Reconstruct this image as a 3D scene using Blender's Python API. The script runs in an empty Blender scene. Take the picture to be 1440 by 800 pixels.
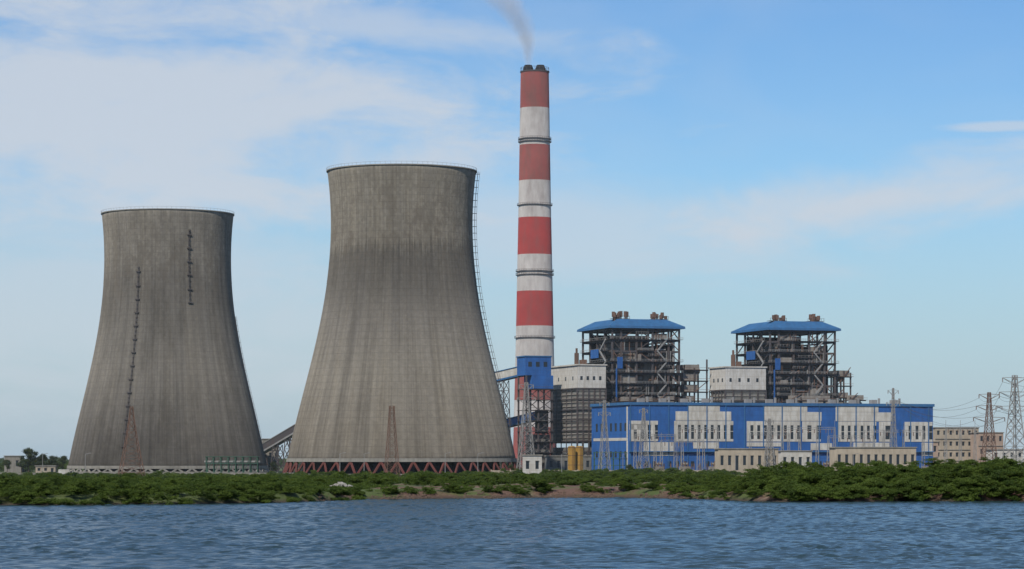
import bpy, math, random, bmesh
import numpy as np
from mathutils import Vector, Matrix
random.seed(7); rng=np.random.default_rng(7)
scene=bpy.context.scene
scene.view_settings.view_transform='Standard'
scene.view_settings.look='None'
scene.view_settings.exposure=0
GZ=2.0; CH=9.0; F=4000.0; HY=645.0
def X(px,D): return (px-720)/F*D
def Z(py,D): return CH+(HY-py)/F*D
# ------------------------------------------------------------ materials
def nodes_of(m):
    m.use_nodes=True
    nt=m.node_tree
    b=nt.nodes['Principled BSDF']
    if 'Diffuse Roughness' in b.inputs: b.inputs['Diffuse Roughness'].default_value=.8
    return nt, b
def N(nt,t,**k):
    n=nt.nodes.new(t)
    for a,b in k.items(): setattr(n,a,b)
    return n
def math_(nt,op,a,b=None,c=None,clamp=False):
    n=nt.nodes.new('ShaderNodeMath'); n.operation=op; n.use_clamp=clamp
    for i,v in enumerate((a,b,c)):
        if v is None: continue
        if isinstance(v,(int,float)): n.inputs[i].default_value=v
        else: nt.links.new(v,n.inputs[i])
    return n.outputs[0]
def mix(nt,f,a,b,mode='MIX'):
    n=nt.nodes.new('ShaderNodeMix'); n.data_type='RGBA'; n.blend_type=mode
    if isinstance(f,(int,float)): n.inputs[0].default_value=f
    else: nt.links.new(f,n.inputs[0])
    for i,v in ((6,a),(7,b)):
        if isinstance(v,tuple): n.inputs[i].default_value=(*v,1) if len(v)==3 else v
        else: nt.links.new(v,n.inputs[i])
    return n.outputs[2]
def ramp(nt,f,stops,interp='LINEAR'):
    n=nt.nodes.new('ShaderNodeValToRGB'); n.color_ramp.interpolation=interp
    e=n.color_ramp.elements
    while len(e)<len(stops): e.new(0.5)
    for i,(p,c) in enumerate(stops):
        e[i].position=p
        e[i].color=(*c,1) if isinstance(c,tuple) else (c,c,c,1)
    nt.links.new(f,n.inputs[0])
    return n.outputs[0]
def maprange(nt,v,a,b,c,d,interp='LINEAR'):
    n=nt.nodes.new('ShaderNodeMapRange'); n.interpolation_type=interp
    nt.links.new(v,n.inputs[0])
    for i,q in enumerate((a,b,c,d)): n.inputs[i+1].default_value=q
    return n.outputs[0]
def noise(nt,vec,scale,detail=4,rough=.6,dist=0):
    n=nt.nodes.new('ShaderNodeTexNoise'); n.inputs['Scale'].default_value=scale
    n.inputs['Detail'].default_value=detail; n.inputs['Roughness'].default_value=rough
    n.inputs['Distortion'].default_value=dist
    if vec is not None: nt.links.new(vec,n.inputs['Vector'])
    return n.outputs[0]
def mapping(nt,vec,scale=(1,1,1),loc=(0,0,0)):
    n=nt.nodes.new('ShaderNodeMapping'); n.inputs['Scale'].default_value=scale; n.inputs['Location'].default_value=loc
    nt.links.new(vec,n.inputs['Vector']); return n.outputs[0]
def weathered(name,base,dirt=None,amt=.5,rough=.75,metal=0,streak=.25,sc=.15,lines=None):
    m=bpy.data.materials.new(name); nt,b=nodes_of(m)
    tc=N(nt,'ShaderNodeTexCoord').outputs['Object']
    if dirt is None: dirt=tuple(c*.45 for c in base)
    n1=noise(nt,mapping(nt,tc,(1,1,streak)),sc*4,5,.65)
    n2=noise(nt,tc,sc,4,.6)
    f=math_(nt,'MULTIPLY',ramp(nt,n1,[(.42,0.),(.72,1.)]),amt)
    c=mix(nt,f,base,dirt)
    c=mix(nt,ramp(nt,n2,[(.3,0.),(.7,1.)]),c,mix(nt,1.,c,(.78,.78,.78),'MULTIPLY'))
    if lines:
        s=N(nt,'ShaderNodeSeparateXYZ'); nt.links.new(tc,s.inputs[0])
        fr=math_(nt,'FRACT',math_(nt,'DIVIDE',s.outputs[2],lines))
        l=math_(nt,'LESS_THAN',fr,.12)
        fx=math_(nt,'FRACT',math_(nt,'DIVIDE',math_(nt,'ADD',s.outputs[0],s.outputs[1]),lines*1.7))
        l=math_(nt,'MAXIMUM',l,math_(nt,'LESS_THAN',fx,.07))
        c=mix(nt,math_(nt,'MULTIPLY',l,.3),c,dirt)
    nt.links.new(c,b.inputs['Base Color'])
    b.inputs['Roughness'].default_value=rough; b.inputs['Metallic'].default_value=metal
    b.inputs['Specular IOR Level'].default_value=.25
    return m
M={}
M['blue']=weathered('blue_cladding',(.028,.125,.38),(.025,.07,.20),.6,.6,lines=2.4)
M['blue2']=weathered('blue_roof_sheet',(.04,.15,.33),(.04,.09,.19),.6,.6)
M['white']=weathered('white_cladding',(.58,.57,.53),(.34,.30,.24),.7,.7,lines=2.4)
M['beige']=weathered('beige_render',(.46,.40,.31),(.27,.22,.17),.6,.85)
M['pink']=weathered('pale_render',(.42,.32,.25),(.26,.2,.16),.5,.85)
M['steel']=weathered('dark_steel',(.085,.078,.08),(.11,.07,.05),.6,.6)
M['rust']=weathered('rusty_steel',(.19,.115,.085),(.09,.06,.045),.7,.8)
M['galv']=weathered('galvanised_steel',(.30,.30,.29),(.18,.16,.14),.5,.6)
M['redsteel']=weathered('red_oxide_steel',(.17,.055,.045),(.10,.05,.04),.6,.8)
M['grey']=weathered('grey_cladding',(.20,.20,.185),(.11,.10,.09),.7,.75,lines=1.6)
M['lgrey']=weathered('insulation_sheet',(.29,.27,.24),(.15,.12,.10),.7,.65,lines=3)
M['dark']=weathered('dark_interior',(.025,.025,.028),(.015,.015,.015),.5,.9)
M['glass']=weathered('dark_glass',(.03,.04,.05),(.02,.02,.02),.4,.25)
M['yellow']=weathered('ochre_paint',(.42,.25,.05),(.25,.14,.05),.5,.6)
M['green']=weathered('green_paint',(.05,.13,.085),(.05,.08,.06),.5,.6)
M['conc']=weathered('plain_concrete',(.30,.285,.25),(.16,.15,.13),.7,.9)
M['red']=weathered('red_chimney_paint',(.44,.062,.055),(.33,.10,.085),.8,.8,sc=.06)
M['fadedred']=weathered('faded_red_chimney_paint',(.37,.105,.09),(.25,.12,.10),.8,.8,sc=.06)
M['cwhite']=weathered('white_chimney_paint',(.60,.57,.54),(.37,.32,.30),.7,.8,sc=.06)
M['bark']=weathered('bark',(.12,.09,.06),(.05,.04,.03),.6,.9,sc=1)
M['rubble']=weathered('pale_rubble',(.45,.43,.39),(.2,.18,.16),.6,.9,sc=1)
M['stone']=weathered('brown_stone',(.17,.12,.09),(.09,.06,.045),.6,.9,sc=1)
# ------------------------------------------------------------ mesh builder
class MB:
    def __init__(s): s.v=[]; s.f=[]
    def add(s,vs,fs):
        o=len(s.v); s.v+=[tuple(p) for p in vs]; s.f+=[tuple(i+o for i in f) for f in fs]
    def box(s,x0,x1,y0,y1,z0,z1):
        s.add([(x0,y0,z0),(x1,y0,z0),(x1,y1,z0),(x0,y1,z0),(x0,y0,z1),(x1,y0,z1),(x1,y1,z1),(x0,y1,z1)],
              [(0,3,2,1),(4,5,6,7),(0,1,5,4),(1,2,6,5),(2,3,7,6),(3,0,4,7)])
    def hexa(s,b,t):
        s.add(list(b)+list(t),[(0,3,2,1),(4,5,6,7),(0,1,5,4),(1,2,6,5),(2,3,7,6),(3,0,4,7)])
    def beam(s,p,q,w,h=None):
        h=h or w
        p=Vector(p); q=Vector(q); d=q-p
        if d.length<1e-5: return
        d.normalize()
        up=Vector((0,0,1)) if abs(d.z)<.95 else Vector((0,1,0))
        a=d.cross(up).normalized(); b=a.cross(d)
        a=a*w/2; b=b*h/2
        s.hexa([p-a-b,p+a-b,p+a+b,p-a+b],[q-a-b,q+a-b,q+a+b,q-a+b])
    def cyl(s,p,q,r1,r2=None,n=12):
        r2=r1 if r2 is None else r2
        p=Vector(p); q=Vector(q); d=(q-p).normalized()
        up=Vector((0,0,1)) if abs(d.z)<.95 else Vector((0,1,0))
        a=d.cross(up).normalized(); b=a.cross(d)
        vs=[]
        for c,r in((p,r1),(q,r2)):
            for i in range(n):
                t=2*math.pi*i/n; vs.append(c+a*r*math.cos(t)+b*r*math.sin(t))
        fs=[(i,(i+1)%n,n+(i+1)%n,n+i) for i in range(n)]+[tuple(range(n))[::-1],tuple(range(n,2*n))]
        s.add(vs,fs)
    def rev(s,prof,n=96,close=False):
        o=len(s.v)
        for r,z in prof:
            for i in range(n):
                t=2*math.pi*i/n; s.v.append((r*math.cos(t),r*math.sin(t),z))
        k=len(prof)
        for j in range(k if close else k-1):
            j2=(j+1)%k
            for i in range(n):
                s.f.append((o+j*n+i,o+j*n+(i+1)%n,o+j2*n+(i+1)%n,o+j2*n+i))
    def make(s,name,mat,parent=None,smooth=False):
        me=bpy.data.meshes.new(name); me.from_pydata(s.v,[],s.f); me.update()
        if mat is not None: me.materials.append(mat)
        if smooth:
            me.polygons.foreach_set('use_smooth',[True]*len(me.polygons))
        ob=bpy.data.objects.new(name,me); scene.collection.objects.link(ob)
        if parent: ob.parent=parent
        return ob
def group(name,x,y,z=GZ,yaw=0):
    e=bpy.data.objects.new(name,None); scene.collection.objects.link(e)
    e.location=(x,y,z); e.rotation_euler=(0,0,yaw); return e
YAW=math.radians(18); cu,su=math.cos(YAW),math.sin(YAW)
PY0=1400.; PX0=X(885,PY0)
def site(u,v): return PX0+cu*u-su*v, PY0+su*u+cu*v
def u_at(px,v):
    k=(px-720)/F
    return (k*(PY0+cu*v)-PX0+su*v)/(cu-su*k)
# ------------------------------------------------------------ camera
cam=bpy.data.cameras.new('camera'); co=bpy.data.objects.new('camera',cam); scene.collection.objects.link(co)
co.location=(0,0,CH); co.rotation_euler=(math.radians(90),0,0)
cam.sensor_width=36; cam.lens=100; cam.shift_y=245/1440; cam.clip_start=1; cam.clip_end=60000
scene.camera=co
# ------------------------------------------------------------ sun + sky
SEL=math.radians(40); SAZ=math.radians(18)   # behind the viewer, slightly to the left
sd=Vector((-math.sin(SAZ)*math.cos(SEL),-math.cos(SAZ)*math.cos(SEL),math.sin(SEL)))
sl=bpy.data.lights.new('sun','SUN'); sl.energy=3.6; sl.angle=math.radians(.5); sl.color=(1,.94,.85)
so=bpy.data.objects.new('sun',sl); scene.collection.objects.link(so)
so.rotation_euler=(-sd).to_track_quat('-Z','Y').to_euler(); so.location=(-200,-200,300)
w=bpy.data.worlds.new('World'); scene.world=w; w.use_nodes=True; nt=w.node_tree
try:
    w.cycles.sampling_method='MANUAL'; w.cycles.sample_map_resolution=512
except Exception: pass
bg=nt.nodes['Background']; bg.inputs['Strength'].default_value=.11
sky=N(nt,'ShaderNodeTexSky'); sky.sky_type='NISHITA'; sky.sun_disc=False
sky.sun_elevation=SEL; sky.sun_rotation=math.radians(180)+SAZ; sky.dust_density=.3; sky.air_density=1.0; sky.ozone_density=2.0
tc=N(nt,'ShaderNodeTexCoord').outputs['Generated']
sp=N(nt,'ShaderNodeSeparateXYZ'); nt.links.new(tc,sp.inputs[0])
az=math_(nt,'ARCTAN2',sp.outputs[0],sp.outputs[1])
el=math_(nt,'ARCSINE',sp.outputs[2])
cb=N(nt,'ShaderNodeCombineXYZ'); nt.links.new(az,cb.inputs[0]); nt.links.new(el,cb.inputs[1])
ae=cb.outputs[0]
wisp=noise(nt,mapping(nt,ae,(1,2.6,1),(3.1,.4,0)),15,7,.62,.35)
soft=noise(nt,mapping(nt,ae,(1,2.2,1),(.3,1.7,0)),8,3,.55,.3)
def blob(caz,cel,ra,re,tilt,amp=1.9):
    dx=math_(nt,'SUBTRACT',az,caz); dy=math_(nt,'SUBTRACT',el,cel)
    c,s=math.cos(tilt),math.sin(tilt)
    p=math_(nt,'DIVIDE',math_(nt,'ADD',math_(nt,'MULTIPLY',dx,c),math_(nt,'MULTIPLY',dy,s)),ra)
    q=math_(nt,'DIVIDE',math_(nt,'SUBTRACT',math_(nt,'MULTIPLY',dy,c),math_(nt,'MULTIPLY',dx,s)),re)
    d=math_(nt,'ADD',math_(nt,'MULTIPLY',p,p),math_(nt,'MULTIPLY',q,q))
    d=math_(nt,'SQRT',d)
    d=math_(nt,'ADD',d,math_(nt,'MULTIPLY',math_(nt,'SUBTRACT',wisp,.5),amp))
    return maprange(nt,d,1.25,.25,0,1,'SMOOTHSTEP')
cl=math_(nt,'MULTIPLY',blob(-.125,.124,.15,.058,-.10,2.6),.85)
cl=math_(nt,'MAXIMUM',cl,math_(nt,'MULTIPLY',blob(.125,.089,.12,.014,.12,2.2),.85))
cl=math_(nt,'MAXIMUM',cl,math_(nt,'MULTIPLY',blob(.02,.080,.09,.022,-.05),.55))
cl=math_(nt,'MAXIMUM',cl,math_(nt,'MULTIPLY',blob(.172,.1145,.02,.0018,0),.6))
cl=math_(nt,'MAXIMUM',cl,math_(nt,'MULTIPLY',blob(-.15,.055,.14,.045,0),.55))
cl=math_(nt,'MAXIMUM',cl,math_(nt,'MULTIPLY',blob(-.045,.150,.07,.010,-.1,2.2),.6))
gen=math_(nt,'MULTIPLY',ramp(nt,soft,[(.46,0.),(.75,1.)]),.22)
cl=math_(nt,'MAXIMUM',cl,gen)
tint=ramp(nt,math_(nt,'DIVIDE',el,.5),[(.0,(.60,.73,.86)),(.17,(.49,.68,.87)),(.34,(.39,.61,.86)),(1.,(.70,.75,.82))])
skyc=mix(nt,1.,sky.outputs[0],tint,'MULTIPLY')
skyc=mix(nt,1.,skyc,(1.12,1.12,1.12),'MULTIPLY')
col=mix(nt,maprange(nt,el,0,.10,.85,0),skyc,(3.35,4.45,5.6))
col=mix(nt,cl,col,(5.6,6.1,6.75))
nt.links.new(col,bg.inputs[0])
# ------------------------------------------------------------ terrain
def sg(t): return 1/(1+math.exp(-max(-40,min(40,t))))
def shore(x):
    return 650+9*math.sin(x*.021+.6)+6*math.sin(x*.083)+3*math.sin(x*.31) - 82*sg(-(x+42)/6) - 56*sg((x-44)/5)
xs=np.concatenate([[-20000,-7000,-3500,-1800,-1000,-600],np.arange(-400,401,3.),[600,1000,1800,3500,7000,20000]])
ys=np.concatenate([[450,520],np.arange(540,690,1.8),np.arange(692,860,6.),np.arange(870,2000,30.),[2200,2800,3600,5000,9000,20000]])
vs=[];
for y in ys:
    for x in xs:
        d=y-shore(x)
        z=-1.5+ 3.5*sg((d-1)/2.2)
        if d>0 and y<860: z+=.35*math.sin(x*.37+y*.2)*math.sin(y*.41-x*.13)*min(1,d/5)
        vs.append((float(x),float(y),float(z)))
nx=len(xs); fs=[(j*nx+i,j*nx+i+1,(j+1)*nx+i+1,(j+1)*nx+i) for j in range(len(ys)-1) for i in range(nx-1)]
g=MB(); g.v=vs; g.f=fs
m=bpy.data.materials.new('ground_mat'); nt,b=nodes_of(m)
tc=N(nt,'ShaderNodeTexCoord').outputs['Object']
n1=noise(nt,tc,.05,6,.6); n2=noise(nt,tc,.6,5,.7); n3=noise(nt,mapping(nt,tc,(.4,1,1)),.18,5,.7)
dirt=mix(nt,n2,(.075,.042,.03),(.17,.10,.07)); dirt=mix(nt,ramp(nt,n3,[(.56,0.),(.66,1.)]),dirt,(.21,.155,.115))
grass=mix(nt,n2,(.035,.055,.012),(.10,.125,.035))
sx=N(nt,'ShaderNodeSeparateXYZ'); nt.links.new(tc,sx.inputs[0])
lm=maprange(nt,sx.outputs[0],-60,-25,.25,-.02)
gm=ramp(nt,math_(nt,'ADD',n1,lm),[(.45,0.),(.55,1.)])
c=mix(nt,gm,dirt,grass)
c=mix(nt,maprange(nt,sx.outputs[2],.1,.9,0,1),(.05,.036,.028),c)
nt.links.new(c,b.inputs['Base Color']); b.inputs['Roughness'].default_value=.95
bp=N(nt,'ShaderNodeBump'); bp.inputs['Distance'].default_value=.6; nt.links.new(n2,bp.inputs['Height']); nt.links.new(bp.outputs[0],b.inputs['Normal'])
g.make('ground',m,smooth=True)
# ------------------------------------------------------------ water (real wavelets where they can be seen)
m=bpy.data.materials.new('water_mat'); nt,b=nodes_of(m)
tc=N(nt,'ShaderNodeTexCoord').outputs['Object']
a3=noise(nt,mapping(nt,tc,(.35,1,1)),.03,4,.6)
c=mix(nt,a3,(.014,.034,.042),(.026,.050,.057))
nt.links.new(c,b.inputs['Base Color']); b.inputs['Roughness'].default_value=.22; b.inputs['IOR'].default_value=1.33
x0,x1,y0,y1=-220.,220.,190.,672.
gx=np.arange(x0,x1+.01,.55); gy=[y0]
while gy[-1]<y1: gy.append(gy[-1]+.34+.8*(gy[-1]-y0)/(y1-y0))
gy=np.array(gy); GX,GY=np.meshgrid(gx,gy)
H=np.zeros_like(GX)
wx=GX+1.5*np.sin(GY*.11)+1.2*np.sin(GX*.13+1); wy=GY+1.8*np.sin(GX*.09+2)+1.4*np.sin(GY*.07)
for k in range(54):
    lam=math.exp(rng.uniform(math.log(1.2),math.log(4.2))); th=math.radians(rng.normal(80,38)); ph=rng.uniform(0,6.28)
    kx,ky=2*math.pi/lam*math.cos(th),2*math.pi/lam*math.sin(th)
    H+=.0060*lam**.75*np.sin(kx*wx+ky*wy+ph)
gust=.95+.10*np.sin(GX*.03+GY*.05)+.08*np.sin(GX*.071-GY*.033+2)
fade=np.clip(np.minimum(np.minimum(GX-x0,x1-GX)/25,np.minimum(GY-y0,y1-GY)/10),0,1)
H*=gust*fade*1.25
V=np.stack([GX,GY,H],-1).reshape(-1,3); ny_,nx_=GX.shape
idx=np.arange(ny_*nx_).reshape(ny_,nx_); Q=np.stack([idx[:-1,:-1],idx[:-1,1:],idx[1:,1:],idx[1:,:-1]],-1).reshape(-1,4)
me=bpy.data.meshes.new('water'); me.vertices.add(len(V)); me.vertices.foreach_set('co',V.ravel())
me.loops.add(Q.size); me.loops.foreach_set('vertex_index',Q.ravel().astype(np.int32))
me.polygons.add(len(Q)); me.polygons.foreach_set('loop_start',np.arange(0,Q.size,4,dtype=np.int32)); me.polygons.foreach_set('use_smooth',np.ones(len(Q),bool))
me.update(calc_edges=True); me.materials.append(m)
wo=bpy.data.objects.new('water',me); scene.collection.objects.link(wo)
g=MB(); L=20000.
def q4(a,b_,c_,d): g.add([(a,c_,0),(b_,c_,0),(b_,d,0),(a,d,0)],[(0,1,2,3)])
q4(-L,L,-3000,y0); q4(-L,x0,y0,float(gy[-1])); q4(float(gx[-1]),L,y0,float(gy[-1])); q4(-L,L,float(gy[-1]),760)
g.make('open_water',m,wo)
# ------------------------------------------------------------ cooling towers
def tower_mat(name,stops,seed,zmax,stain):
    m=bpy.data.materials.new(name); nt,b=nodes_of(m)
    if 'Diffuse Roughness' in b.inputs: b.inputs['Diffuse Roughness'].default_value=1.
    tc=N(nt,'ShaderNodeTexCoord').outputs['Object']
    s=N(nt,'ShaderNodeSeparateXYZ'); nt.links.new(tc,s.inputs[0])
    ang=math_(nt,'ARCTAN2',s.outputs[0],s.outputs[1])
    zz=math_(nt,'DIVIDE',s.outputs[2],zmax)
    cx=N(nt,'ShaderNodeCombineXYZ')
    nt.links.new(math_(nt,'MULTIPLY',math_(nt,'COSINE',ang),40),cx.inputs[0]); nt.links.new(math_(nt,'MULTIPLY',math_(nt,'SINE',ang),40),cx.inputs[1]); nt.links.new(s.outputs[2],cx.inputs[2])
    cyl=cx.outputs[0]
    big=noise(nt,mapping(nt,cyl,(1,1,.35),(seed,0,0)),.05,4,.6)
    st=noise(nt,mapping(nt,cyl,(1,1,.018),(seed*2,0,0)),.55,5,.8)
    st2=noise(nt,mapping(nt,cyl,(1,1,.05),(seed*3,0,0)),.16,4,.7)
    fine=noise(nt,cyl,.5,6,.75)
    zj=math_(nt,'ADD',zz,math_(nt,'MULTIPLY',math_(nt,'SUBTRACT',st,.5),.16))
    zj=math_(nt,'ADD',zj,math_(nt,'MULTIPLY',math_(nt,'SUBTRACT',big,.5),.22))
    # casting-lift steps, so that changes of tone follow the lifts near the top
    zq_=math_(nt,'DIVIDE',math_(nt,'FLOOR',math_(nt,'MULTIPLY',zj,60)),60)
    zj=math_(nt,'ADD',math_(nt,'MULTIPLY',zj,.45),math_(nt,'MULTIPLY',zq_,.55))
    c=ramp(nt,zj,stops)
    c=mix(nt,ramp(nt,st,[(.38,.75),(.60,0.)]),c,mix(nt,1.,c,(.64,.63,.62),'MULTIPLY'))
    c=mix(nt,ramp(nt,st2,[(.48,0.),(.68,.5)]),c,mix(nt,1.,c,(1.25,1.22,1.15),'MULTIPLY'))
    c=mix(nt,ramp(nt,st2,[(.30,.7),(.46,0.)]),c,mix(nt,1.,c,(.64,.64,.65),'MULTIPLY'))
    c=mix(nt,ramp(nt,fine,[(.4,.6),(.65,0.)]),c,mix(nt,1.,c,(.70,.70,.70),'MULTIPLY'))
    # blotchy damp stains over the whole shell
    bl=noise(nt,mapping(nt,cyl,(1,1,.45),(seed*7,2,0)),.075,6,.72)
    c=mix(nt,math_(nt,'MULTIPLY',ramp(nt,bl,[(.47,0.),(.62,1.)]),stain),c,mix(nt,1.,c,(.60,.585,.56),'MULTIPLY'))
    # patchy panels in the upper third (one casting lift tall)
    pv=N(nt,'ShaderNodeCombineXYZ'); nt.links.new(math_(nt,'FLOOR',math_(nt,'MULTIPLY',ang,28)),pv.inputs[0]); nt.links.new(math_(nt,'FLOOR',math_(nt,'DIVIDE',s.outputs[2],1.5)),pv.inputs[1])
    wn=N(nt,'ShaderNodeTexWhiteNoise'); nt.links.new(pv.outputs[0],wn.inputs['Vector'])
    up=ramp(nt,zz,[(.60,.10),(.75,.5)])
    c=mix(nt,math_(nt,'MULTIPLY',math_(nt,'MULTIPLY',wn.outputs[0],up),.7),c,mix(nt,1.,c,(.60,.57,.54),'MULTIPLY'))
    pt=noise(nt,mapping(nt,cyl,(1,1,.8),(seed*5,0,3)),.13,6,.78)
    pm=math_(nt,'MULTIPLY',ramp(nt,pt,[(.49,0.),(.58,1.)]),ramp(nt,zz,[(.62,0.),(.74,.8),(.90,.45),(1.,.2)]))
    c=mix(nt,pm,c,(.15,.13,.105))
    l1=math_(nt,'LESS_THAN',math_(nt,'FRACT',math_(nt,'DIVIDE',s.outputs[2],3.0)),.14)
    brk=ramp(nt,fine,[(.4,.02),(.6,.25)])
    c=mix(nt,math_(nt,'MULTIPLY',l1,brk),c,(.06,.055,.05))
    nt.links.new(c,b.inputs['Base Color']); b.inputs['Roughness'].default_value=.95; b.inputs['Specular IOR Level'].default_value=.1
    bp=N(nt,'ShaderNodeBump'); bp.inputs['Distance'].default_value=.25; nt.links.new(fine,bp.inputs['Height']); nt.links.new(bp.outputs[0],b.inputs['Normal'])
    return m
def cooling_tower(px,D,pts,stops,seed,legmat,nleg,stain):
    zs=[Z(y,D)-GZ for y,_ in pts]; rs=[D*math.sin(math.atan(h/F)) for _,h in pts]
    pf=np.poly1d(np.polyfit(zs,rs,4)); z0,z1=min(zs),max(zs)
    R=lambda z: float(pf(z))
    e=group('cooling_tower',X(px,D),D)
    prof=[(R(z0+(z1-z0)*i/70),z0+(z1-z0)*i/70) for i in range(71)]
    inner=[(r-.6,z) for r,z in prof][::-1]
    g=MB(); g.rev(prof+inner,160,True); g.make('shell',tower_mat('tower_concrete',stops,seed,z1,stain),e,True)
    g=MB(); rt=R(z1)
    g.rev([(rt-.8,z1+.01),(rt+.45,z1+.01),(rt+.45,z1+.45),(rt-.8,z1+.45)],120,True)
    g.rev([(R(z0)-.9,z0-1.1),(R(z0)+.5,z0-1.1),(R(z0)+.45,z0+.4),(R(z0)-.9,z0+.4)],120,True)
    g.make('ring_beams',M['conc'],e)
    g=MB()
    for i in range(90):
        t=2*math.pi*i/90; c,s=math.cos(t),math.sin(t); r=rt+.35
        g.beam((r*c,r*s,z1+.45),(r*c,r*s,z1+1.5),.08)
    g.rev([(rt+.3,z1+1.45),(rt+.38,z1+1.45),(rt+.38,z1+1.53),(rt+.3,z1+1.53)],120,True)
    g.make('rim_handrail',M['galv'],e)
    g=MB(); slope=(R(z0)-R(z0+10))/10; rb=R(z0)+slope*z0+.5
    for i in range(nleg):
        t0=2*math.pi*i/nleg; dt=math.pi/nleg
        for sgn in(-1,1):
            t1=t0+sgn*dt
            g.beam((rb*math.cos(t0),rb*math.sin(t0),0),((R(z0)-.2)*math.cos(t1),(R(z0)-.2)*math.sin(t1),z0-.9),.75)
    g.make('raking_columns',legmat,e)
    g=MB(); g.rev([(rb-9,0),(rb-9,z0+3),(0.1,z0+3)],80); g.make('fill_pack',M['dark'],e)
    g=MB(); g.rev([(rb+3,-.5),(rb+3.6,-.5),(rb+3.6,1.0),(rb+3,1.0)],100,True); g.make('basin_wall',M['conc'],e)
    return e,R,z0,z1
def ladder(e,R,phi,za,zb,off=.9,step=2.4,depth=.8,plat=0,wd=.4,th=.16):
    d=Vector((math.sin(phi),-math.cos(phi),0)); t=Vector((math.cos(phi),math.sin(phi),0))
    P=lambda z,o,s:(d*(R(z)+o)+t*s)+Vector((0,0,z))
    g=MB(); z=za; k=0
    while z<zb:
        z2=min(zb,z+step)
        for s in(-wd,wd): g.beam(P(z,off,s),P(z2,off,s),th)
        g.beam(P(z,off,-wd),P(z,off,wd),th*.8)
        for s in(-wd,wd): g.beam(P(z,0,s),P(z,off+depth,s),th)
        g.beam(P(z,off+depth,-wd),P(z,off+depth,wd),th)
        g.beam(P(z,off+depth,0),P(z2,off+depth,0),th*.8)
        if plat and k%plat==0:
            a=P(z,0,-1.1); b_=P(z,off+.6,-1.1); c=P(z,off+.6,1.1); dd=P(z,0,1.1); u=Vector((0,0,.4))
            g.hexa([a,dd,c,b_],[a+u,dd+u,c+u,b_+u])
            for s in(-1.1,1.1): g.beam(P(z,off+.6,s),P(z+1.3,off+.6,s),.12)
        z=z2; k+=1
    g.make('access_ladder',M['steel'],e)
st2=[(.0,(.20,.18,.15)),(.10,(.27,.24,.195)),(.35,(.325,.295,.245)),(.52,(.265,.243,.21)),(.62,(.19,.175,.152)),(.725,(.18,.167,.145)),(.755,(.29,.265,.22)),(1.,(.345,.32,.268))]
D2=1218
e2,R2,a2_,b2_=cooling_tower(565,D2,[(243,104),(270,102),(300,100.5),(350,100),(400,105),(450,114),(500,126),(550,138),(600,149.5),(645,161)],st2,3.1,M['redsteel'],46,.3)
ladder(e2,R2,math.radians(86),22,b2_,1.0,2.8,.8,0)
st1=[(.0,(.12,.11,.095)),(.14,(.17,.155,.135)),(.38,(.265,.243,.208)),(.6,(.225,.208,.18)),(.74,(.22,.203,.176)),(.80,(.28,.258,.22)),(1.,(.33,.305,.26))]
D1=1432
e1,R1,a1_,b1_=cooling_tower(236,D1,[(303,92),(325,90),(350,89),(400,89.5),(450,95),(500,104),(550,115),(600,127),(655,139)],st1,9.7,M['conc'],44,.55)
zt=lambda y:Z(y,D1-33)-GZ
ladder(e1,R1,math.radians(26),zt(425),zt(322),.3,2.2,.4,3,.35)
ladder(e1,R1,math.radians(-19.5),zt(628),zt(375),.3,2.2,.4,3,.35)
ladder(e1,R1,math.radians(84),18,zt(440),.7,2.8,.6,0)
# ------------------------------------------------------------ chimney
D=2000; ch=group('striped_chimney',X(752,D),D)
zc=lambda y:Z(y,D)-GZ
r_at=lambda z: float(np.interp(z,[0,zc(500),zc(300),zc(103)],[15.6,13.6,11.5,9.9]))
cuts=[103,153,205,255,307,359,409,458,500,527,562,600,660]
cols=['fadedred','cwhite','fadedred','cwhite','red','cwhite','red','cwhite','cwhite','fadedred','cwhite','fadedred']
for i,cname in enumerate(cols):
    zb,ztp=zc(cuts[i+1]),zc(cuts[i]); zb=max(zb,-1)
    g=MB(); g.rev([(r_at(z),float(z)) for z in np.linspace(zb,ztp,5)],64); g.make('band_'+cname,M[cname],ch,True)
g=MB(); zt_=zc(103); g.rev([(9.9,zt_),(10.3,zt_),(10.3,zt_+1),(2,zt_+1)],48)
for p in(197,201,290,383,388,475):
    z=zc(p); r=r_at(z); g.rev([(r-.1,z),(r+1.,z),(r+1.,z+.35),(r-.1,z+.35)],64,True)
    for i in range(40):
        t=2*math.pi*i/40; g.beam(((r+.9)*math.cos(t),(r+.9)*math.sin(t),z+.35),((r+.9)*math.cos(t),(r+.9)*math.sin(t),z+1.5),.14)
    g.rev([(r+.85,z+1.4),(r+1.,z+1.4),(r+1.,z+1.55),(r+.85,z+1.55)],64,True)
for i in range(20):
    t=2*math.pi*i/20; g.beam((9.9*math.cos(t),9.9*math.sin(t),zt_+1),(9.9*math.cos(t),9.9*math.sin(t),zt_+3.5),.2)
g.rev([(9.8,zt_+3.3),(10.,zt_+3.3),(10.,zt_+3.5),(9.8,zt_+3.5)],48,True)
g.make('service_platforms',M['steel'],ch)
g=MB()
for dx in(-4.6,4.0): g.cyl((dx,0,zt_),(dx,0,zt_+3.2),3.7,3.6,20); g.cyl((dx,0,zt_+3.2),(dx,0,zt_+5.4),3.5,2.6,20)
g.make('flue_tips',M['dark'],ch,False)
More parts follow.
